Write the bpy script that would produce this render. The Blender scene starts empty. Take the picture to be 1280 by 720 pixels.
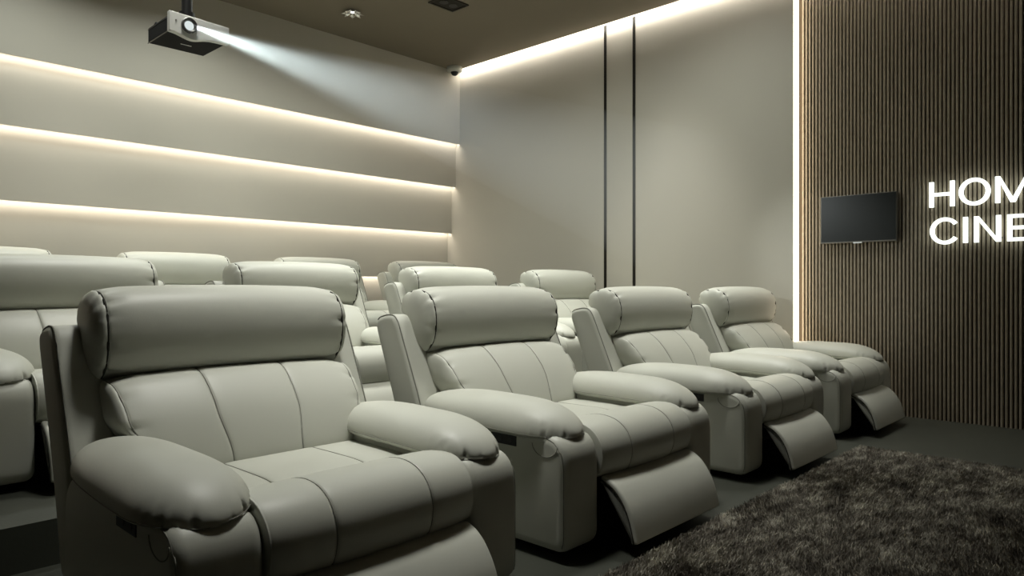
import bpy, bmesh, math, random
import numpy as np
from mathutils import Vector, Matrix
random.seed(7)
SC = bpy.context.scene
C = SC.collection
PI = math.pi

# ------------------------------------------------------------------ materials
def lin(c):
    return tuple(((v/255)/12.92 if v/255 <= .04045 else ((v/255+.055)/1.055)**2.4) for v in c)

def mat(name, col, rough=.6, spec=.4, metal=0, bump=None, emit=None, strength=0, var=None, coat=0):
    m = bpy.data.materials.new(name); m.use_nodes = True
    nt = m.node_tree; b = nt.nodes['Principled BSDF']
    b.inputs['Base Color'].default_value = (*col, 1)
    b.inputs['Roughness'].default_value = rough
    b.inputs['Specular IOR Level'].default_value = spec
    b.inputs['Metallic'].default_value = metal
    if emit:
        b.inputs['Emission Color'].default_value = (*emit, 1)
        b.inputs['Emission Strength'].default_value = strength
    tc = nt.nodes.new('ShaderNodeTexCoord')
    if var:      # (scale, amount)
        n = nt.nodes.new('ShaderNodeTexNoise'); n.inputs['Scale'].default_value = var[0]; n.inputs['Detail'].default_value = 4
        nt.links.new(tc.outputs['Object'], n.inputs['Vector'])
        mx = nt.nodes.new('ShaderNodeMix'); mx.data_type = 'RGBA'
        mx.inputs['A'].default_value = (*[c*(1-var[1]) for c in col], 1)
        mx.inputs['B'].default_value = (*[min(1, c*(1+var[1])) for c in col], 1)
        nt.links.new(n.outputs['Fac'], mx.inputs['Factor']); nt.links.new(mx.outputs['Result'], b.inputs['Base Color'])
    if bump:     # (scale, strength, distance)
        v = nt.nodes.new('ShaderNodeTexNoise'); v.inputs['Scale'].default_value = bump[0]; v.inputs['Detail'].default_value = 3
        nt.links.new(tc.outputs['Object'], v.inputs['Vector'])
        bp = nt.nodes.new('ShaderNodeBump'); bp.inputs['Strength'].default_value = bump[1]; bp.inputs['Distance'].default_value = bump[2]
        nt.links.new(v.outputs['Fac'], bp.inputs['Height']); nt.links.new(bp.outputs['Normal'], b.inputs['Normal'])
    return m

def emis(name, col, s):
    m = bpy.data.materials.new(name); m.use_nodes = True
    nt = m.node_tree; nt.nodes.clear()
    e = nt.nodes.new('ShaderNodeEmission'); e.inputs[0].default_value = (*col, 1); e.inputs[1].default_value = s
    o = nt.nodes.new('ShaderNodeOutputMaterial'); nt.links.new(e.outputs[0], o.inputs[0])
    return m

M_LEATHER = mat('pale_leather', (.52, .525, .462), .46, .42, bump=(260, .10, .002), var=(3, .03))
M_SEAM    = mat('leather_seam', (.035, .033, .028), .7, .2)
M_SEAM2   = mat('leather_stitching', (.25, .25, .215), .7, .2)
M_PIPING  = mat('leather_piping', (.42, .42, .37), .5, .35)
M_UNDER   = mat('black_lining', (.012, .012, .011), .9, .1)
M_PLASTIC = mat('black_plastic', (.012, .012, .012), .35, .4)
M_BODY    = mat('matt_black_casing', (.008, .008, .008), .75, .12)
M_METAL   = mat('dark_steel', (.05, .05, .05), .4, .5, metal=.8)
M_WALL    = mat('beige_wall_panel', (.56, .53, .46), .55, .35, var=(1.2, .03))
M_CEIL    = mat('brown_ceiling', (.24, .205, .155), .8, .2, var=(2, .04))
M_FLOOR   = mat('dark_floor', (.050, .053, .042), .5, .3, bump=(90, .15, .003), var=(6, .12))
M_DARKWALL= mat('dark_wall_paint', (.05, .047, .04), .8, .2)
M_STRIPE  = mat('black_trim', (.01, .008, .004), .5, .3)
M_SLAT    = mat('brown_wood_slat', (.33, .28, .21), .5, .3, var=(25, .25))
M_SLATBACK= mat('black_felt_backing', (.09, .072, .052), .95, .05)
M_STEPLED = emis('warm_step_light', (1, .92, .80), 17)
M_HOUSING = mat('strip_housing', (.6, .6, .58), .5)
M_COVELED = emis('cove_light', (1, .95, .86), 44)
M_VERTLED = emis('warm_vertical_light', (1, .86, .66), 9)
M_NEON    = emis('white_letter_glow', (.93, 1, .92), 1.9)
M_SIDE    = mat('letter_side', (.7, .7, .68), .4, emit=(.93, 1, .92), strength=1.2)
M_WHITE   = mat('white_plastic', (.72, .72, .68), .35, .4)
M_SCREEN  = mat('black_glass_screen', (.016, .018, .016), .3, .3)
M_BEZEL   = mat('grey_bezel', (.16, .15, .13), .35, .5, metal=.5)
M_SILVER  = mat('silver_badge', (.7, .7, .68), .3, .5, metal=.7)
M_LENS    = emis('lit_projector_lens', (.88, .96, .95), .8)
M_CHROME  = mat('cut_glass', (.8, .8, .78), .1, .6, metal=.9)
M_DLIGHT  = emis('downlight_core', (1, .96, .88), 12)

# ------------------------------------------------------------------ helpers
def link(name, me, m=None, parent=None, smooth=False):
    o = bpy.data.objects.new(name, me); C.objects.link(o)
    if m is not None: me.materials.append(m)
    if smooth: me.polygons.foreach_set('use_smooth', [True]*len(me.polygons))
    if parent: o.parent = parent
    return o

class MB:
    def __init__(s): s.v = []; s.f = []
    def add(s, vs, fs):
        k = len(s.v); s.v += [tuple(v) for v in vs]; s.f += [tuple(i+k for i in f) for f in fs]
    def box(s, a, b):
        x0, y0, z0 = a; x1, y1, z1 = b
        s.add([(x0,y0,z0),(x1,y0,z0),(x1,y1,z0),(x0,y1,z0),(x0,y0,z1),(x1,y0,z1),(x1,y1,z1),(x0,y1,z1)],
              [(0,3,2,1),(4,5,6,7),(0,1,5,4),(1,2,6,5),(2,3,7,6),(3,0,4,7)])
    def loft(s, rings, cap=True):
        n = len(rings[0]); k = len(s.v)
        for r in rings: s.v += [tuple(p) for p in r]
        for i in range(len(rings)-1):
            for j in range(n):
                a = k+i*n+j; b = k+i*n+(j+1) % n
                s.f.append((a, b, b+n, a+n))
        if cap:
            s.f.append(tuple(k+j for j in range(n))[::-1])
            s.f.append(tuple(k+(len(rings)-1)*n+j for j in range(n)))
    def tube(s, pts, r, n=6):
        pts = [Vector(p) for p in pts]; rings = []
        for i, p in enumerate(pts):
            t = (pts[min(i+1, len(pts)-1)]-pts[max(i-1, 0)]).normalized()
            up = Vector((0,0,1)) if abs(t.z) < .9 else Vector((1,0,0))
            a = t.cross(up).normalized(); b = t.cross(a)
            rings.append([p+a*r*math.cos(q*2*PI/n)+b*r*math.sin(q*2*PI/n) for q in range(n)])
        s.loft(rings)
    def cyl(s, c, r0, r1, h, axis='z', n=32):
        rings = []
        for t, r in ((0, r0), (h, r1)):
            ring = []
            for q in range(n):
                u, w = r*math.cos(q*2*PI/n), r*math.sin(q*2*PI/n)
                ring.append({'z': (c[0]+u, c[1]+w, c[2]+t), 'y': (c[0]+u, c[1]+t, c[2]+w), 'x': (c[0]+t, c[1]+u, c[2]+w)}[axis])
            rings.append(ring)
        s.loft(rings)
    def build(s, name, m=None, parent=None, smooth=False, bevel=0, seg=3):
        me = bpy.data.meshes.new(name); me.from_pydata(s.v, [], s.f); me.update()
        bm = bmesh.new(); bm.from_mesh(me); bmesh.ops.recalc_face_normals(bm, faces=bm.faces)
        if bevel:
            bmesh.ops.bevel(bm, geom=[e for e in bm.edges if len(e.link_faces) == 2 and e.calc_face_angle() > .6],
                            offset=bevel, segments=seg, affect='EDGES', profile=.5)
        bm.to_mesh(me); bm.free()
        return link(name, me, m, parent, smooth)

def box_obj(name, a, b, m, parent=None, bevel=0):
    q = MB(); q.box(a, b); return q.build(name, m, parent, False, bevel)

def struct(o): o['kind'] = 'structure'; return o

def thing(name, label, cat, loc=(0,0,0), group=None):
    o = bpy.data.objects.new(name, None); C.objects.link(o); o.empty_display_size = .1
    o.location = loc; o['label'] = label; o['category'] = cat
    if group: o['group'] = group
    return o

def tag(o, label, cat, group=None):
    o['label'] = label; o['category'] = cat
    if group: o['group'] = group
    return o

def crom(P, n, closed=True):
    """sample a Catmull-Rom curve through the points, evenly by length"""
    k = len(P); out = []
    segs = k if closed else k-1
    for i in range(segs):
        g = (lambda j: P[j % k]) if closed else (lambda j: P[max(0, min(k-1, j))])
        p0, p1, p2, p3 = g(i-1), g(i), g(i+1), g(i+2)
        for q in range(16):
            t = q/16
            out.append(tuple(.5*((2*b)+(c-a)*t+(2*a-5*b+4*c-d)*t*t+(-a+3*b-3*c+d)*t**3) for a, b, c, d in zip(p0, p1, p2, p3)))
    if not closed: out.append(tuple(P[-1]))
    L = [0]
    m = len(out)
    for i in range(1, m+(1 if closed else 0)):
        L.append(L[-1]+math.dist(out[i-1], out[i % m]))
    tot = L[-1]; res = []; j = 0
    cnt = n if closed else n-1
    for q in range(n):
        s = tot*q/cnt
        while j < len(L)-2 and L[j+1] < s: j += 1
        t = (s-L[j])/max(1e-9, L[j+1]-L[j])
        a, b = out[j % m], out[(j+1) % m]
        res.append(tuple(x+(y-x)*t for x, y in zip(a, b)))
    return res

def even(P, n):
    """resample a closed polyline evenly"""
    k = len(P); L = [0]
    for i in range(k): L.append(L[-1]+math.dist(P[i], P[(i+1) % k]))
    res = []; j = 0
    for q in range(n):
        d = L[-1]*q/n
        while j < k-1 and L[j+1] <= d: j += 1
        t = (d-L[j])/max(1e-9, L[j+1]-L[j]); a, b = P[j], P[(j+1) % k]
        res.append(tuple(x+(y-x)*t for x, y in zip(a, b)))
    return res

def lerp_tab(T, x):
    if x <= T[0][0]: return T[0][1]
    for (a, p), (b, q) in zip(T, T[1:]):
        if x <= b:
            t = (x-a)/(b-a); t = t*t*(3-2*t)
            return p+(q-p)*t
    return T[-1][1]

# ------------------------------------------------------------------ the recliner (faces -Y, origin on its floor, y=0 at the arm fronts)
HW = .57
def cross_loft(loop, hw, cap, seams=(), pucker=.006, puck_n=15, wmap=None, bulge=.012, seed=1, nseg=56, seamd=.0050, edge=1):
    """cushion running along x. loop: closed (y,z) section; cap: how far the end caps bulge beyond the piped end seam"""
    L = crom(loop, 72)
    cy = sum(p[0] for p in L)/72; cz = sum(p[1] for p in L)/72
    rnd = random.Random(seed); ph = [rnd.random()*2*PI for _ in range(6)]
    prof = [(-hw-cap, .03), (-hw-cap*.99, .25), (-hw-cap*.93, .48), (-hw-cap*.8, .66), (-hw-cap*.6, .79), (-hw-cap*.38, .87), (-hw-cap*.15, .908)]
    st = [(x, s, 0) for x, s in prof] + [(-hw, .885, 1)]
    inn = []
    xs = set(round(-hw+.94*hw*2*i/nseg+.03*hw*2, 4) for i in range(nseg+1))
    for sm in seams: xs |= {round(sm+d, 4) for d in (-.016, -.009, -.005, -.002, .002, .005, .009, .016)}
    xs |= {-hw+.004, -hw+.009, -hw+.016, -hw+.026, hw-.004, hw-.009, hw-.016, hw-.026}
    for x in sorted(xs):
        d = hw-abs(x)
        s = 1-.045*edge*math.exp(-d/.010)-.065*edge*math.exp(-(d/.05)**2)
        inn.append((x, s, 2))
    st = [(x, 1-(1-s)*(edge if s > .86 else 1), k) for x, s, k in st]
    st += inn + [(-x, s, k) for x, s, k in st[::-1]]
    q = MB(); rings = []
    for x, s, k in st:
        ring = []
        for j, (y, z) in enumerate(L):
            a = 2*PI*j/72
            d = abs(abs(x)-hw)
            c0 = math.cos(puck_n*a+ph[0]+(1 if x > 0 else 0)+.8*math.sin(3*a))*.55+math.cos((puck_n*1.6//1)*a+ph[1])*.45
            w = pucker*math.exp(-d/.024)*(.4-1.5*max(0, -c0)**1.3)
            if k == 0: w *= .8
            if k == 1: w *= .2
            # soft fullness and grooves
            f = bulge*(1-(x/hw)**2) if k == 2 else 0
            g = 0
            for sm in seams: g -= seamd*math.exp(-((x-sm)/.0040)**2)+.0022*math.exp(-((x-sm)/.018)**2)
            ry, rz = y-cy, z-cz; rl = math.hypot(ry, rz) or 1
            yy = cy+ry*s+ry/rl*(w+f+g); zz = cz+rz*s+rz/rl*(w+f+g)
            xx = x*(wmap(zz) if wmap else 1)
            ring.append((xx, yy, zz))
        rings.append(ring)
    q.loft(rings)
    return q

def seam_ring(loop, x, r, scale=1.0, wmap=None):
    L = crom(loop, 60); cy = sum(p[0] for p in L)/60; cz = sum(p[1] for p in L)/60
    pts = []
    for y, z in L+[L[0]]:
        yy = cy+(y-cy)*scale; zz = cz+(z-cz)*scale
        pts.append((x*(wmap(zz) if wmap else 1), yy, zz))
    return pts

def groove(loop, x, hw, bulge, depth, wmap=None):
    L = crom(loop, 72); cy = sum(p[0] for p in L)/72; cz = sum(p[1] for p in L)/72; pts = []
    off = bulge*(1-(x/hw)**2)-depth
    for y, z in L+[L[0]]:
        ry, rz = y-cy, z-cz; rl = math.hypot(ry, rz) or 1
        yy, zz = y+ry/rl*off, z+rz/rl*off
        pts.append((x*(wmap(zz) if wmap else 1), yy, zz))
    return pts

def rounded_prism(loop, x0, x1, r, n=64, steps=5, q=None):
    """closed (y,z) outline extruded along x with rounded long edges"""
    L = even(loop, n)
    N = []
    for j in range(n):
        a, b = L[j-1], L[(j+1) % n]
        t = (b[0]-a[0], b[1]-a[1]); l = math.hypot(*t) or 1
        N.append((t[1]/l, -t[0]/l))
    area = sum(L[j][0]*L[(j+1) % n][1]-L[(j+1) % n][0]*L[j][1] for j in range(n))
    sg = 1 if area > 0 else -1
    q = q or MB(); rings = []
    for k in range(steps+1):
        t = PI/2*k/steps; off = r*(1-math.sin(t)); xx = x0+r*(1-math.cos(t))
        rings.append([(xx, y-sg*nx*off, z-sg*nz*off) for (y, z), (nx, nz) in zip(L, N)])
    for k in range(steps, -1, -1):
        t = PI/2*k/steps; off = r*(1-math.sin(t)); xx = x1-r*(1-math.cos(t))
        rings.append([(xx, y-sg*nx*off, z-sg*nz*off) for (y, z), (nx, nz) in zip(L, N)])
    q.loft(rings)
    return q

def poly_smooth(P, r=.03, n=4):
    """round the corners of a polygon"""
    out = []; k = len(P)
    for i in range(k):
        p0, p1, p2 = Vector(P[i-1]), Vector(P[i]), Vector(P[(i+1) % k])
        rr = r[i] if isinstance(r, (list, tuple)) else r
        a = p1+(p0-p1).normalized()*min(rr, (p0-p1).length*.48)
        b = p1+(p2-p1).normalized()*min(rr, (p2-p1).length*.48)
        for t in range(n+1):
            u = t/n; out.append(tuple((1-u)**2*a+2*u*(1-u)*p1+u*u*b))
    return out

HEAD = [(.930,.722),(.882,.775),(.864,.86),(.874,.945),(.912,1.002),(.975,1.030),(1.06,1.027),(1.125,.992),(1.135,.93),(1.085,.86),(1.02,.75),(.97,.715)]
BACK = [(.965,.725),(.90,.737),(.838,.720),(.782,.672),(.725,.60),(.675,.51),(.657,.44),(.69,.395),(.78,.38),(.86,.42),(.93,.60)]
SEAT = [(.76,.395),(.72,.442),(.60,.450),(.42,.449),(.315,.443),(.283,.436),(.262,.452),(.215,.480),(.14,.493),(.065,.483),(.008,.445),(-.018,.385),(-.012,.325),(.018,.283),(.10,.272),(.35,.27),(.60,.28),(.76,.31)]
SHELL = poly_smooth([(1.035,.915),(1.205,.885),(1.015,.42),(.925,.11),(.80,.11),(.835,.47)], [.06,.07,.15,.05,.02,.1])
ARM = poly_smooth([(0,.035),(0,.475),(.22,.475),(.60,.485),(.87,.47),(.885,.10),(.86,.035)], [.06,.13,.1,.1,.14,.1,.06], 6)

def backw(z): return lerp_tab([(.38,.80),(.47,.83),(.62,.97),(.75,1.0)], z)

def arm_pad(sx):
    """stuffed pad over the arm; sx=-1 the sitter's right"""
    Y_F, Y_R = .03, .885
    def fw(y):
        t = min(1, max(0, (y-Y_F)/.24)); r = min(1, max(0, (Y_R-y)/.42))
        return .002+.146*(1-(1-t)**2.5)**.52*(1-(1-r)**2.6)**.5
    def fh(y):
        t = min(1, max(0, (y-Y_F)/.30)); r = min(1, max(0, (Y_R-y)/.40))
        return .002+.098*(1-(1-t)**2.4)**.60*(1-(1-r)**2.2)**.45
    def fcx(y): return .455+.012*y
    def fcz(y): return .466+.020*(1-math.exp(-(y-Y_F)/.12))+.006*y
    ys = []; y = .03
    while y < .885:
        ys.append(y); y += .0012 if y < .04 else (.004 if y < .1 else (.010 if y < .2 or y > .82 else .025))
    ys += [.0304, .86, .875, .881, .884, .885]; ys = sorted(set(ys))
    q = MB(); rings = []; n = 56
    rnd = random.Random(3)
    for y in ys:
        w, h = fw(y), fh(y); cx, cz = fcx(y), fcz(y)
        ring = []
        for j in range(n):
            a = 2*PI*j/n
            ca, sa = math.cos(a), math.sin(a)
            ex = .88
            u = math.copysign(abs(ca)**ex, ca); v = math.copysign(abs(sa)**1.0, sa)*(1.0 if sa > 0 else .36)
            phi = math.atan2(u*w, .20-y) if y < .20 else math.copysign(PI/2, u)+math.copysign((y-.2)*9, u)
            wr = math.sin(23*phi+.5)*.6+math.sin(37*phi+1.7)*.4
            wr = max(0, wr)**1.4
            pk = -.013*wr*math.exp(-((v-.12)/.42)**2)*math.exp(-((max(y, .05)-.05)/.12)**2)*min(1, (y-.03)/.02)
            sag = -.016*max(0, u)*(1-abs(v))*math.exp(-((y-.3)/.3)**2)   # outer edge hangs over the arm
            ring.append((sx*(cx+u*w+pk*math.sin(phi)), y-pk*max(0, math.cos(phi)), cz+v*h+.35*pk*math.copysign(1, v)*min(1, abs(v)*3)+sag))
        rings.append(ring)
    q.loft(rings)
    # seam line along both edges
    S_ = []
    for sd in (1, -1):
        s = MB(); pts = []
        for y in ys[3:-2:2]:
            w = fw(y); cx, cz = fcx(y), fcz(y)
            sag = -.016*math.exp(-((y-.3)/.3)**2) if sd > 0 else 0
            pts.append((sx*(cx+sd*(w+.0002)), y, cz+sag))
        s.tube(pts, .0016, 5); S_.append(s)
    return q, S_

def build_recliner(name):
    t = thing(name, '', 'recliner chair')
    sh = rounded_prism(SHELL, -HW+.005, HW-.005, .026, n=110).build('back_shell', M_LEATHER, t, True)
    for x in (-HW+.017, HW-.017):
        L = even(SHELL, 110); s = MB()
        s.tube([(x, p[0]+.001, p[1]-.001) for p in L[-30:]+L[:12]], .0028, 6)
        s.build('piping', M_SEAM2, sh, True)
    hd = cross_loft(HEAD, .44, .042, pucker=.012, puck_n=11, bulge=.010, seed=2).build('headrest', M_LEATHER, t, True)
    for x in (-.44, .44):
        s = MB(); s.tube(seam_ring(HEAD, x, 1, .892), .0042, 6); s.build('seam', M_SEAM, hd, True)
    bk = cross_loft(BACK, .435, .035, seams=(-.155, .155), pucker=.009, puck_n=10, bulge=.016, wmap=backw, seed=5).build('back_cushion', M_LEATHER, t, True)
    for x in (-.435, .435):
        s = MB(); s.tube(seam_ring(BACK, x, 1, .902, backw), .0022, 6); s.build('seam', M_SEAM2, bk, True)
    for x in (-.155, .155):
        s = MB(); s.tube(groove(BACK, x, .435, .016, .0042, backw), .0012, 6); s.build('seam', M_SEAM2, bk, True)
    st = cross_loft(SEAT, .345, .006, seams=(-.165, .165), pucker=.001, puck_n=9, bulge=.012, seed=9, edge=.25).build('seat_cushion', M_LEATHER, t, True)
    for x in (-.165, .165):
        s = MB(); s.tube(groove(SEAT, x, .345, .012, .0042), .0012, 6); s.build('seam', M_SEAM2, st, True)
    for sx in (-1, 1):
        a = rounded_prism(ARM, -HW, -.350, .036, n=140) if sx < 0 else rounded_prism(ARM, .350, HW, .036, n=140)
        ar = a.build('armrest_body', M_LEATHER, t, True)
        s = MB(); s2 = MB()
        L = even(ARM, 120)
        fr = [p for p in L if p[0] < .16 and p[1] > .06]
        fr = sorted(fr, key=lambda p: math.atan2(p[1]-.2, p[0]-.25), reverse=True)
        fr = [p for p in L if p[0] < .11 and p[1] > .05]
        fr.sort(key=lambda p: (p[1]+p[0]*1.2))
        s.tube([(sx*(HW-.0065), p[0]+.014, p[1]-(.012 if p[1] > .42 else 0)) for p in fr], .0022, 6)
        arc = [(sx*(HW+.0005), .155-.0-.155*(1-math.cos(q)) * .5-.0, .455-.045*math.sin(q)) for q in [PI*i/14 for i in range(15)]]
        arc = [(sx*(HW+.0005), .10+.062*math.cos(q), .436-.046*math.sin(q)) for q in [PI*i/16 for i in range(17)]]
        s2.tube(arc, .0018, 6)
        s.build('seam', M_SEAM2, ar, True); s2.build('seam', M_SEAM2, ar, True)
        p, ps = arm_pad(sx)
        po = p.build('arm_pad', M_LEATHER, t, True)
        for e_ in ps: e_.build('seam', M_SEAM2, po, True)
        # recline switch on the outer side
        pl = box_obj('switch_panel', (min(sx*(HW-.004), sx*(HW+.003)), .245, .408), (max(sx*(HW-.004), sx*(HW+.003)), .385, .448), M_PLASTIC, t, .002)
        for yy in (.28, .335):
            b = MB(); b.cyl((sx*(HW+.0015) if sx > 0 else sx*(HW+.0045), yy, .428), .011, .010, .003, 'x', 16)
            b.build('button', M_METAL, pl)
    # raised footrest: curved padded panel
    fr_out = [(.012,.292),(-.038,.276),(-.08,.243),(-.118,.190),(-.142,.130),(-.160,.058)]
    O = crom(fr_out, 16, False)
    I = []
    for j, p in enumerate(O):
        a, b = O[max(0, j-1)], O[min(15, j+1)]
        tx = (b[0]-a[0], b[1]-a[1]); l = math.hypot(*tx)
        I.append((p[0]-tx[1]/l*.034, p[1]+tx[0]/l*.034))
    # make sure the inner side is below / behind
    if I[8][1] > O[8][1]: I = [(2*o[0]-i[0], 2*o[1]-i[1]) for o, i in zip(O, I)]
    loop = poly_smooth(O+I[::-1], .006, 1)
    fo = rounded_prism(loop, -.333, .333, .012, n=100, steps=4).build('footrest', M_LEATHER, t, True)
    mid = [((o[0]*.5+i[0]*.5), (o[1]*.5+i[1]*.5)) for o, i in zip(O, I)]
    for x in (-.334, .334):
        s = MB(); s.tube([(x, p[0], p[1]) for p in mid], .0028, 6); s.build('seam', M_SEAM, fo, True)
    for x in (-.26, .26):
        m = MB(); m.tube([(x, .20, .20), (x, .05, .13), (x, -.07, .17)], .011, 8)
        m.tube([(x, .20, .10), (x, .02, .20), (x, -.03, .23)], .011, 8)
        m.build('footrest_bracket', M_METAL, t)
    b = MB(); b.box((-.345, .09, .0), (.345, .86, .27)); b.box((-.50, .13, .0), (-.345, .78, .06)); b.box((.345, .13, .0), (.50, .78, .06))
    b.build('base_frame', M_UNDER, t)
    return t

def dup(root, loc, label, group):
    r = root.copy(); C.objects.link(r); r.location = loc; r['label'] = label; r['group'] = group
    for ch in list(root.children):
        c = ch.copy(); C.objects.link(c); c.parent = r
        for g in ch.children:
            d = g.copy(); C.objects.link(d); d.parent = c
    return r

Z2, Z3 = .172, .312
FY1, FY2, FY3 = 1.64, 3.52, 5.62
rows = [
 (FY1, 0, 'recliners in the front row', [
   (1.21, 'pale grey leather recliner nearest the camera, largest chair at lower left of the front row'),
   (2.60, 'pale grey leather front row recliner with raised footrest, second from the camera'),
   (4.11, 'pale grey leather front row recliner with raised footrest, third from the camera'),
   (5.56, 'pale grey leather recliner at the far end of the front row beside the slatted wall')]),
 (FY2, Z2, 'recliners in the middle row', [
   (1.15, 'middle row leather recliner at the left picture edge, behind the nearest chair'),
   (2.57, 'middle row leather recliner seen between the first and second front row chairs'),
   (4.03, 'middle row leather recliner whose headrest shows just above the second front row chair'),
   (5.50, 'middle row leather recliner at the far right end, before the two black wall stripes')]),
 (FY3, Z3, 'recliners in the back row', [
   (1.13, 'back row leather recliner at the left picture edge, only its headrest top showing'),
   (2.58, 'back row leather recliner second from the left, headrest against the lit stepped wall'),
   (4.04, 'back row leather recliner third from the left, narrow headrest strip behind a middle row chair'),
   (5.49, 'back row leather recliner in the room corner, right end of the back row')]),
]
first = None
for fy, z, grp, L in rows:
    for x, lab in L:
        if first is None:
            first = build_recliner('recliner_chair'); first.location = (x, fy, z); first['label'] = lab; first['group'] = grp
        else:
            dup(first, (x, fy, z), lab, grp)

# ------------------------------------------------------------------ the room
X0, Y0, D, CZ = -3.0, -4.0, 6.22, 3.83
YB = [6.78, 6.86, 6.94, 7.02, 7.10]
LIP = [2.895, 2.345, 1.745, 1.168]
struct(box_obj('floor', (X0, Y0, -.1), (D+.3, 7.3, 0), M_FLOOR))
q = MB(); q.box((X0, 3.04, 0), (D, 7.25, Z2)); q.box((X0, 5.14, Z2), (D, 7.25, Z3))
struct(q.build('floor_tier', M_FLOOR))
struct(box_obj('ceiling', (X0, Y0, CZ), (D-.09, 7.3, CZ+.08), M_CEIL))
zt = [CZ]+[z+.075 for z in LIP]+[Z3]
for i in range(5):
    struct(box_obj('wall_back', (X0, YB[i], zt[i+1]), (D, 7.25, zt[i] if i == 0 else zt[i]), M_WALL))
    if i < 4: struct(box_obj('trim_%d' % (i+4), (X0, YB[i], LIP[i]), (D, YB[i]+.012, LIP[i]+.075), M_WALL))
q = MB(); q.box((D, 2.45, 0), (D+.12, 7.3, CZ+.3)); q.box((D-.12, Y0, CZ+.28), (D+.12, 7.3, CZ+.32))
struct(q.build('wall_right', M_WALL))
struct(box_obj('wall_left', (X0-.1, Y0, 0), (X0, 7.3, CZ), M_DARKWALL))
struct(box_obj('wall_front', (X0, Y0-.1, 0), (D+.2, Y0, CZ+.3), M_DARKWALL))
q = MB(); q.box((D-.1, Y0, CZ+.08), (D-.09, 7.3, CZ+.3))
struct(q.build('trim_3', M_DARKWALL))
for i, y in enumerate((4.47, 4.105)):
    struct(box_obj('trim_%d' % (i+1), (D-.006, y-.016, 0), (D+.02, y+.016, CZ+.02), M_STRIPE))
# slatted wall: backing panel and its battens in one mesh
q = MB(); q.box((D+.090, Y0, 0), (D+.16, 2.44, CZ+.28)); backing = struct(q.build('wall_slatted', M_SLATBACK))
backing.data.materials.append(M_SLAT)
me = backing.data
bm = bmesh.new(); bm.from_mesh(me)
PITCH = .0285; y = 2.400
while y > -1.6:
    x0, x1, a, b = D+.064, D+.091, y-.0190, y
    r = .005
    ring = [(x1, a), (x0+r, a), (x0, a+r), (x0, b-r), (x0+r, b), (x1, b)]
    lo = [bm.verts.new((u, v, 0)) for u, v in ring]; hi = [bm.verts.new((u, v, CZ+.2)) for u, v in ring]
    for k in range(5):
        f = bm.faces.new((lo[k], lo[k+1], hi[k+1], hi[k])); f.material_index = 1
    y -= PITCH
bmesh.ops.recalc_face_normals(bm, faces=bm.faces)
bm.to_mesh(me); bm.free()

# light strips
pos = ['topmost', 'second from the top', 'third from the top', 'lowest']
for i in range(4):
    t = box_obj('light_strip', (X0+.02, YB[i]+.014, LIP[i]+.026), (D-.002, YB[i]+.046, LIP[i]+.038), M_HOUSING)
    t.data.materials.append(M_STEPLED)
    for p_ in t.data.polygons:
        if p_.normal.z < -.9: p_.material_index = 1
    tag(t, 'warm light strip under the %s step of the back wall panels' % pos[i], 'light strip', 'light strips on the stepped back wall')
t = box_obj('light_strip', (D-.088, Y0+.2, CZ+.012), (D-.078, 6.77, CZ+.034), M_COVELED)
tag(t, 'bright light strip in the ceiling slot along the plain right wall', 'light strip')
t = box_obj('light_strip', (D-.002, 2.430, 0), (D+.060, 2.447, CZ+.02), M_VERTLED)
tag(t, 'vertical warm light strip where plain wall meets slatted wall', 'light strip')

# ------------------------------------------------------------------ wall screen
t = thing('wall_screen', 'small black flat wall screen hung on the slatted wall left of the glowing letters', 'screen', (D+.020, 1.925, 1.408))
b = box_obj('screen_frame', (-.012, -.297, 0), (.040, .297, .40), M_BEZEL, t, .004)
box_obj('display', (-.0145, -.290, .012), (-.011, .290, .393), M_SCREEN, t)
box_obj('badge', (-.013, -.035, -.007), (-.004, .035, .004), M_SILVER, t)

# ------------------------------------------------------------------ glowing sign
def ring_shape(q, cx, cz, rx, rz, w, d0, d1, a0=0, a1=2*PI, n=64):
    full = abs(a1-a0-2*PI) < 1e-6
    rings = []
    for i in range(n+(0 if full else 1)):
        a = a0+(a1-a0)*i/n
        c, s = math.cos(a), math.sin(a)
        o = (cx+rx*c, cz+rz*s); i_ = (cx+(rx-w)*c, cz+(rz-w*.92)*s)
        rings.append([(d0, -o[0], o[1]), (d1, -o[0], o[1]), (d1, -i_[0], i_[1]), (d0, -i_[0], i_[1])])
    if full: rings.append(rings[0])
    q.loft(rings, cap=not full)
def poly(q, P, d0, d1):
    n = len(P)
    q.add([(d0, -x, z) for x, z in P]+[(d1, -x, z) for x, z in P],
          [tuple(range(n))[::-1], tuple(range(n, 2*n))]+[(i, (i+1) % n, n+(i+1) % n, n+i) for i in range(n)])
def rect(q, x0, z0, x1, z1, d0, d1): poly(q, [(x0,z0),(x1,z0),(x1,z1),(x0,z1)], d0, d1)
LH, S, WD = .195, .030, .19
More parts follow.
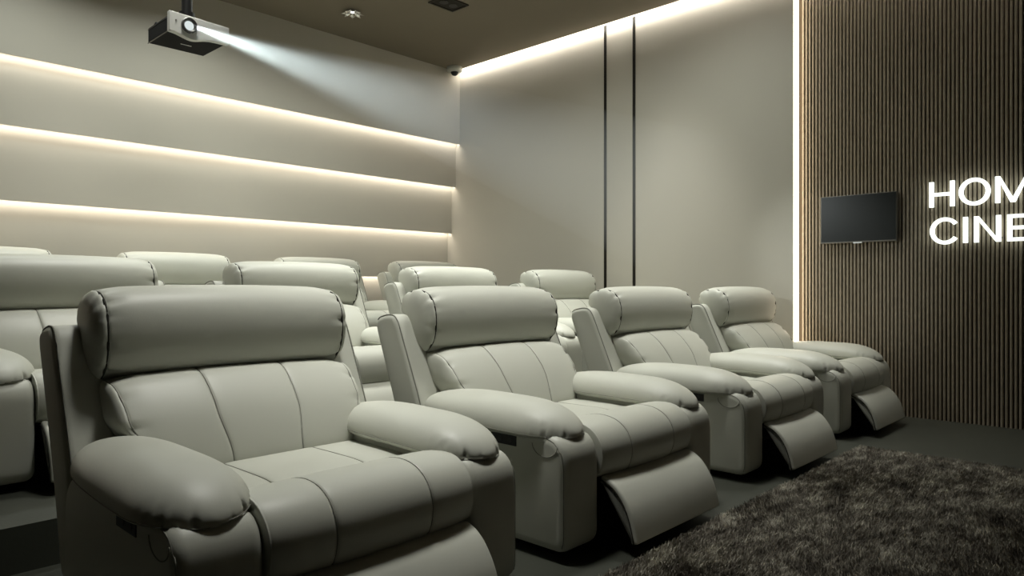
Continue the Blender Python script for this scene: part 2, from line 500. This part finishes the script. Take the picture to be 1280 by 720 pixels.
def letter(ch, q, x, w, d0, d1, S=S):
    if ch == 'H':
        rect(q, x, 0, x+S, LH, d0, d1); rect(q, x+w-S, 0, x+w, LH, d0, d1); rect(q, x+S, LH*.43, x+w-S, LH*.43+S*.85, d0, d1)
    if ch == 'O': ring_shape(q, x+w/2, LH/2, w/2, LH/2+.006, S, d0, d1)
    if ch == 'C': ring_shape(q, x+w/2, LH/2, w/2, LH/2+.006, S, d0, d1, .62, 2*PI-.62)
    if ch == 'I': rect(q, x, 0, x+S, LH, d0, d1)
    if ch == 'E':
        rect(q, x, 0, x+S, LH, d0, d1)
        for z in (0, LH*.5-S*.42, LH-S*.85): rect(q, x+S, z, x+w, z+S*.85, d0, d1)
    if ch == 'N':
        rect(q, x, 0, x+S, LH, d0, d1); rect(q, x+w-S, 0, x+w, LH, d0, d1)
        poly(q, [(x+S, LH), (x+S, LH-S*1.25), (x+w-S, 0), (x+w-S, S*1.25)], d0, d1)
    if ch == 'M':
        rect(q, x, 0, x+S, LH, d0, d1); rect(q, x+w-S, 0, x+w, LH, d0, d1); m = x+w/2
        poly(q, [(x+S, LH), (x+S, LH-S*1.6), (m-S*.5, 0), (m, 0), (m, S*1.2)], d0, d1)
        poly(q, [(x+w-S, LH), (m, S*1.2), (m, 0), (m+S*.5, 0), (x+w-S, LH-S*1.6)], d0, d1)
    if ch == 'A':
        m = x+w/2
        poly(q, [(x, 0), (x+S*1.1, 0), (m, LH-S*1.1), (m, LH), (m-S*.5, LH)], d0, d1)
        poly(q, [(x+w, 0), (m+S*.5, LH), (m, LH), (m, LH-S*1.1), (x+w-S*1.1, 0)], d0, d1)
        rect(q, x+w*.25, LH*.28, x+w*.75, LH*.28+S*.8, d0, d1)
sign = thing('glowing_sign', 'white glowing letters reading HOME CINEMA on the dark slatted wall', 'sign', (D+.015, 1.397, 1.372))
for word, zb, gaps in (('HOME', .285, [('H',-.004,.170),('O',.193,.203),('M',.425,.215),('E',.675,.16)]),
                       ('CINEMA', 0, [('C',.0,.203),('I',.222,.030),('N',.292,.168),('E',.498,.16),('M',.695,.215),('A',.94,.20)])):
    for ch, x, w in gaps:
        q = MB(); letter(ch, q, x, w, 0, .022)
        q.v = [(a, b, c+zb) for a, b, c in q.v]
        q.build('letter', M_NEON, sign)
# stand-off pins behind the letters
q = MB()
for x, z in [(.018,.03),(.018,.17),(.16,.03),(.31,.0),(.476,.03),(.655,.03),(.733,.03)]: q.cyl((.02, -x, z+.287), .004, .004, .036, 'x', 8)
for x, z in [(.095,.01),(.243,.03),(.315,.03),(.464,.03),(.54,.03),(.738,.03),(.917,.03),(1.0,.05),(1.13,.05)]: q.cyl((.02, -x, z), .004, .004, .036, 'x', 8)
q.build('mounting_pin', M_METAL, sign)

# ------------------------------------------------------------------ projector on its ceiling mount
px, py, pz = 1.815, 4.30, 2.60
pr = thing('projector', 'white and black projector hanging from the ceiling, lens lit', 'projector', (px, py, pz))
body = box_obj('body', (-.172, .02, -.052), (.172, .345, .042), M_BODY, pr, .008)
def facep(n=40):
    P = []
    for i in range(n+1):       # bottom edge dips under the lens
        x = -.178+.356*i/n
        P.append((x, -.058-.026*math.exp(-((x+.045)/.075)**2)))
    return P+[(.178, .046), (-.178, .058)]
q = MB(); P = facep(); n = len(P)
q.add([(x, -.012+.05*max(0, (abs(x)-.15))*1.0, z) for x, z in P]+[(x, .028, z) for x, z in P], [tuple(range(n)), tuple(range(n, 2*n))[::-1]]+[(i, (i+1) % n, n+(i+1) % n, n+i) for i in range(n)])
q.build('front_panel', M_WHITE, pr, bevel=.003, seg=2)
q = MB()
q.box((-.1735, .02, -.056), (-.171, .345, -.050)); q.box((-.1735, .02, .028), (-.171, .345, .031))
q.build('side_trim', M_BEZEL, pr)
LX, LZ = -.067, -.006
q = MB(); n = 40
rg = []
for r, yy in ((.046, -.010), (.046, -.026), (.040, -.030), (.030, -.020), (.027, -.014)):
    rg.append([(LX+r*math.cos(2*PI*k/n), yy, LZ+r*math.sin(2*PI*k/n)) for k in range(n)])
q.loft(rg, cap=False)
lr = q.build('lens_ring', mat('grey_lens_ring', (.10, .10, .095), .35, .5, metal=.3), pr, True)
q = MB(); rg = []
for i in range(8):
    a = i/7*PI/2; r = .027*math.cos(a)+.0004
    rg.append([(LX+r*math.cos(2*PI*k/n), -.0135-.008*math.sin(a), LZ+r*math.sin(2*PI*k/n)) for k in range(n)])
q.loft(rg); q.build('lens', M_LENS, pr, True)
q = MB(); q.cyl((-.142, -.0135, .008), .005, .005, .003, 'y', 12); q.build('sensor', M_BEZEL, pr)
q = MB(); q.box((-.03, .20, -.0545), (.035, .207, -.052)); q.build('badge', M_SILVER, pr)
q = MB(); q.box((-.155, .05, .052), (.155, .085, .062)); q.box((-.155, .26, .052), (.155, .295, .062)); q.box((-.05, .05, .055), (-.01, .295, .068)); q.box((.03, .05, .055), (.07, .295, .068))
for x, y in ((-.15,.06),(.14,.06),(-.15,.27),(.14,.27)): q.cyl((x, y, .035), .008, .008, .03, 'z', 10)
q.box((-.045, .12, .062), (.055, .22, .10))
q.build('mount_bracket', M_PLASTIC, pr, bevel=.002, seg=1)
q = MB(); q.cyl((-.005, .17, .09), .032, .032, CZ-pz-.10, 'z', 24); q.cyl((-.005, .17, CZ-pz-.02), .09, .09, .02, 'z', 24); q.cyl((-.005, .17, .085), .045, .045, .05, 'z', 24)
q.build('ceiling_pole', M_PLASTIC, pr)

# the light beam: the lamp in the projector and the haze it travels through
apex = Vector((px+LX, py-.03, pz+LZ)); target = Vector((6.22, 2.1, 1.25)); axis = (target-apex).normalized()
HALF = math.radians(9.2); BL = 3.7
ld = bpy.data.lights.new('projector_lamp', 'SPOT'); ld.energy = 600; ld.color = (.86, .98, .97); ld.spot_size = HALF*2; ld.spot_blend = .9; ld.shadow_soft_size = .012
lo = bpy.data.objects.new('projector_lamp', ld); C.objects.link(lo); lo.location = apex+axis*.02
lo.rotation_euler = axis.to_track_quat('-Z', 'Y').to_euler()
q = MB(); rg = []
for d in (.02, .6, 1.4, 2.4, BL):
    r = .012+d*math.tan(HALF)
    rg.append([(r*math.cos(2*PI*k/48), r*math.sin(2*PI*k/48), -d) for k in range(48)])
q.loft(rg)
hz = q.build('light_beam_haze', None)
hz.location = apex; hz.rotation_euler = lo.rotation_euler
hz['kind'] = 'stuff'; tag(hz, 'pale misty light beam spreading from the projector lens', 'light beam')
mh = bpy.data.materials.new('lit_haze'); mh.use_nodes = True; nt = mh.node_tree; nt.nodes.clear()
vs = nt.nodes.new('ShaderNodeVolumeScatter'); vs.inputs['Color'].default_value = (.95, 1, 1, 1); vs.inputs['Anisotropy'].default_value = .1
tc = nt.nodes.new('ShaderNodeTexCoord'); sp = nt.nodes.new('ShaderNodeSeparateXYZ'); mr = nt.nodes.new('ShaderNodeMapRange')
nt.links.new(tc.outputs['Object'], sp.inputs[0]); nt.links.new(sp.outputs['Z'], mr.inputs['Value'])
mr.inputs['From Min'].default_value = -BL; mr.inputs['From Max'].default_value = -.8; mr.inputs['To Min'].default_value = 0; mr.inputs['To Max'].default_value = .55
nt.links.new(mr.outputs[0], vs.inputs['Density'])
oo = nt.nodes.new('ShaderNodeOutputMaterial'); nt.links.new(vs.outputs[0], oo.inputs['Volume'])
hz.data.materials.append(mh)

# ------------------------------------------------------------------ things on the ceiling
t = thing('dome_camera', 'small white dome security camera on the ceiling in the room corner', 'security camera', (6.03, 6.67, CZ))
q = MB(); rg = []
for r, z in ((.098, 0), (.098, -.04), (.090, -.055), (.055, -.062), (.02, -.063)): rg.append([(r*math.cos(2*PI*k/32), r*math.sin(2*PI*k/32), z) for k in range(32)])
q.loft(rg); q.build('base', M_WHITE, t, True)
q = MB(); rg = []
for i in range(9):
    a = i/8*PI/2; r = .05*math.cos(a)+.0005
    rg.append([(r*math.cos(2*PI*k/32), r*math.sin(2*PI*k/32), -.058-.050*math.sin(a)) for k in range(32)])
q.loft(rg); q.build('dome', M_PLASTIC, t, True)

t = thing('crystal_downlight', 'small sparkling lit ceiling spotlight of cut glass between projector and corner', 'ceiling light', (4.10, 6.07, CZ))
q = MB(); rg = []
for r, z in ((.06, 0), (.06, -.010), (.045, -.012), (.04, -.004)): rg.append([(r*math.cos(2*PI*k/32), r*math.sin(2*PI*k/32), z) for k in range(32)])
q.loft(rg); q.build('trim_ring', M_CHROME, t, True)
q = MB(); q.cyl((0, 0, -.014), .014, .014, .012, 'z', 16); q.build('lamp', M_DLIGHT, t)
for k in range(8):
    q = MB(); a = 2*PI*k/8+.2; c, s = math.cos(a), math.sin(a)
    w = .028
    A = Vector((.03*c, .03*s, -.012)); B = Vector((.115*c, .115*s, -.035)); n_ = Vector((-s, c, 0))*w
    mid = (A+B)/2
    q.add([A, mid+n_, B, mid-n_, mid+Vector((0,0,.008)), mid-Vector((0,0,.012))], [(0,1,4),(1,2,4),(2,3,4),(3,0,4),(1,0,5),(2,1,5),(3,2,5),(0,3,5)])
    q.build('glass_shard', M_CHROME, t)

t = thing('ceiling_spotlight_box', 'black square recessed fixture in the brown ceiling at the top edge', 'ceiling fixture', (4.63, 5.21, CZ))
q = MB()
for a, b in (((-.16,-.12),(.16,-.10)), ((-.16,.10),(.16,.12)), ((-.16,-.10),(-.14,.10)), ((.14,-.10),(.16,.10))): q.box((a[0], a[1], -.012), (b[0], b[1], 0))
q.build('frame', mat('dark_brown_frame', (.02, .014, .01), .5), t)
q = MB(); q.box((-.14, -.10, -.006), (.14, .10, 0)); q.build('recess', M_STRIPE, t)
q = MB(); q.cyl((-.06, 0, -.012), .045, .035, .008, 'z', 24); q.cyl((.06, 0, -.012), .045, .035, .008, 'z', 24); q.build('lamp_head', M_PLASTIC, t)

# ------------------------------------------------------------------ shaggy rug
RX0, RX1, RY0, RY1 = .9, 4.80, -.8, 1.47
rug = thing('shaggy_rug', 'shaggy mottled dark grey rug lying on the floor before the front row', 'rug', ((RX0+RX1)/2, (RY0+RY1)/2, 0))
M_RUGB = mat('rug_backing', (.03, .028, .022), .95, .05)
bb = box_obj('backing', (-(RX1-RX0)/2, -(RY1-RY0)/2, .001), ((RX1-RX0)/2, (RY1-RY0)/2, .012), M_RUGB, rug)
mp = mat('rug_pile', (.1, .1, .08), .8, .25); nt = mp.node_tree; b = nt.nodes['Principled BSDF']
tc = nt.nodes.new('ShaderNodeTexCoord'); mpn = nt.nodes.new('ShaderNodeMapping'); mpn.inputs['Scale'].default_value = (1.0, 1.9, .3); mpn.inputs['Rotation'].default_value = (0, 0, .5)
nt.links.new(tc.outputs['Object'], mpn.inputs['Vector'])
n1 = nt.nodes.new('ShaderNodeTexNoise'); n1.inputs['Scale'].default_value = 4.5; n1.inputs['Detail'].default_value = 10; n1.inputs['Roughness'].default_value = .8
nt.links.new(mpn.outputs[0], n1.inputs['Vector'])
cr = nt.nodes.new('ShaderNodeValToRGB'); e = cr.color_ramp.elements
e[0].position = .36; e[0].color = (.05, .042, .034, 1); e[1].position = .64; e[1].color = (.70, .67, .57, 1)
x = cr.color_ramp.elements.new(.5); x.color = (.245, .222, .182, 1)
nt.links.new(n1.outputs['Fac'], cr.inputs[0]); nt.links.new(cr.outputs[0], b.inputs['Base Color'])
rs = np.random.RandomState(4); N = 360000
bx = rs.uniform(-(RX1-RX0)/2, (RX1-RX0)/2, N); by = rs.uniform(-(RY1-RY0)/2, (RY1-RY0)/2, N)
flow = np.sin(bx*3.1+1.3*np.sin(by*2.3))+np.cos(by*4.2+np.sin(bx*5.0))
ang = flow*1.3+rs.normal(0, 1.1, N); ln = rs.uniform(.014, .028, N); lean = rs.uniform(.25, .85, N)
hx, hy = np.cos(ang)*lean*ln, np.sin(ang)*lean*ln; hz_ = ln*np.sqrt(1-lean**2)+.004
wa = rs.uniform(0, PI, N); ww = rs.uniform(.0012, .0021, N); wx, wy = np.cos(wa)*ww, np.sin(wa)*ww
V = np.zeros((N, 5, 3))
V[:, 0] = np.stack([bx-wx, by-wy, np.full(N, .008)], 1); V[:, 1] = np.stack([bx+wx, by+wy, np.full(N, .008)], 1)
V[:, 2] = np.stack([bx+hx*.4+wx, by+hy*.4+wy, .008+hz_*.65], 1); V[:, 3] = np.stack([bx+hx*.4-wx, by+hy*.4-wy, .008+hz_*.65], 1)
V[:, 4] = np.stack([bx+hx, by+hy, .008+hz_], 1)
base = (np.arange(N)*5)[:, None]
me = bpy.data.meshes.new('pile'); me.vertices.add(N*5); me.vertices.foreach_set('co', V.reshape(-1))
li = np.concatenate([base+np.array([[0, 1, 2, 3]]), base+np.array([[3, 2, 4]])], 1).reshape(-1)
me.loops.add(N*7); me.loops.foreach_set('vertex_index', li.astype(np.int32))
st = np.stack([np.arange(N)*7, np.arange(N)*7+4], 1).reshape(-1)
me.polygons.add(N*2); me.polygons.foreach_set('loop_start', st.astype(np.int32))
me.update(calc_edges=True)
pile = link('pile', me, mp, rug); pile['kind'] = 'stuff'

# ------------------------------------------------------------------ lamps of the ceiling (round soft downlights above the seats, plus added wall fills)
def disk(x, y, e, size=.5, col=(1, 1, .93), spread=105):
    l = bpy.data.lights.new('ceiling_lamp_or_fill', 'AREA'); l.shape = 'DISK'; l.size = size; l.energy = e; l.color = col; l.spread = math.radians(spread)
    o = bpy.data.objects.new('ceiling_lamp_or_fill', l); C.objects.link(o); o.location = (x, y, CZ-.01); return o
for x, y, e in ((1.62, 2.3, 12.5), (3.2, 2.3, 10), (4.8, 2.3, 10), (1.6, 4.15, 10), (2.95, 4.15, 11), (4.3, 4.1, 11), (5.45, 3.65, 9), (1.7, 6.0, 7), (3.1, 5.9, 8)):
    disk(x, y, e, spread=66)
for x, y, e in ((1.3, 5.8, 15), (2.7, 5.7, 16), (4.0, 5.25, 16), (5.1, 2.9, 11), (4.6, 4.3, 11)): disk(x, y, e, .4, spread=150, col=(.95, 1, .93))  # wide fill lights added to brighten the back and right walls, no fixtures there

w = bpy.data.worlds.new('world'); SC.world = w; w.use_nodes = True
w.node_tree.nodes['Background'].inputs[0].default_value = (.5, .5, .45, 1); w.node_tree.nodes['Background'].inputs[1].default_value = .02

# ------------------------------------------------------------------ camera
cam = bpy.data.cameras.new('camera'); co = bpy.data.objects.new('camera', cam); C.objects.link(co)
cam.sensor_width = 36; cam.lens = 882.5/1280*36; cam.clip_start = .02
co.location = (0, 0, 1.03); co.rotation_euler = (PI/2, 0, math.radians(43.24-90))
SC.camera = co
vs_ = SC.view_settings; vs_.view_transform = 'Standard'; vs_.look = 'None'; vs_.exposure = 0; vs_.gamma = 1; vs_.use_curve_mapping = False
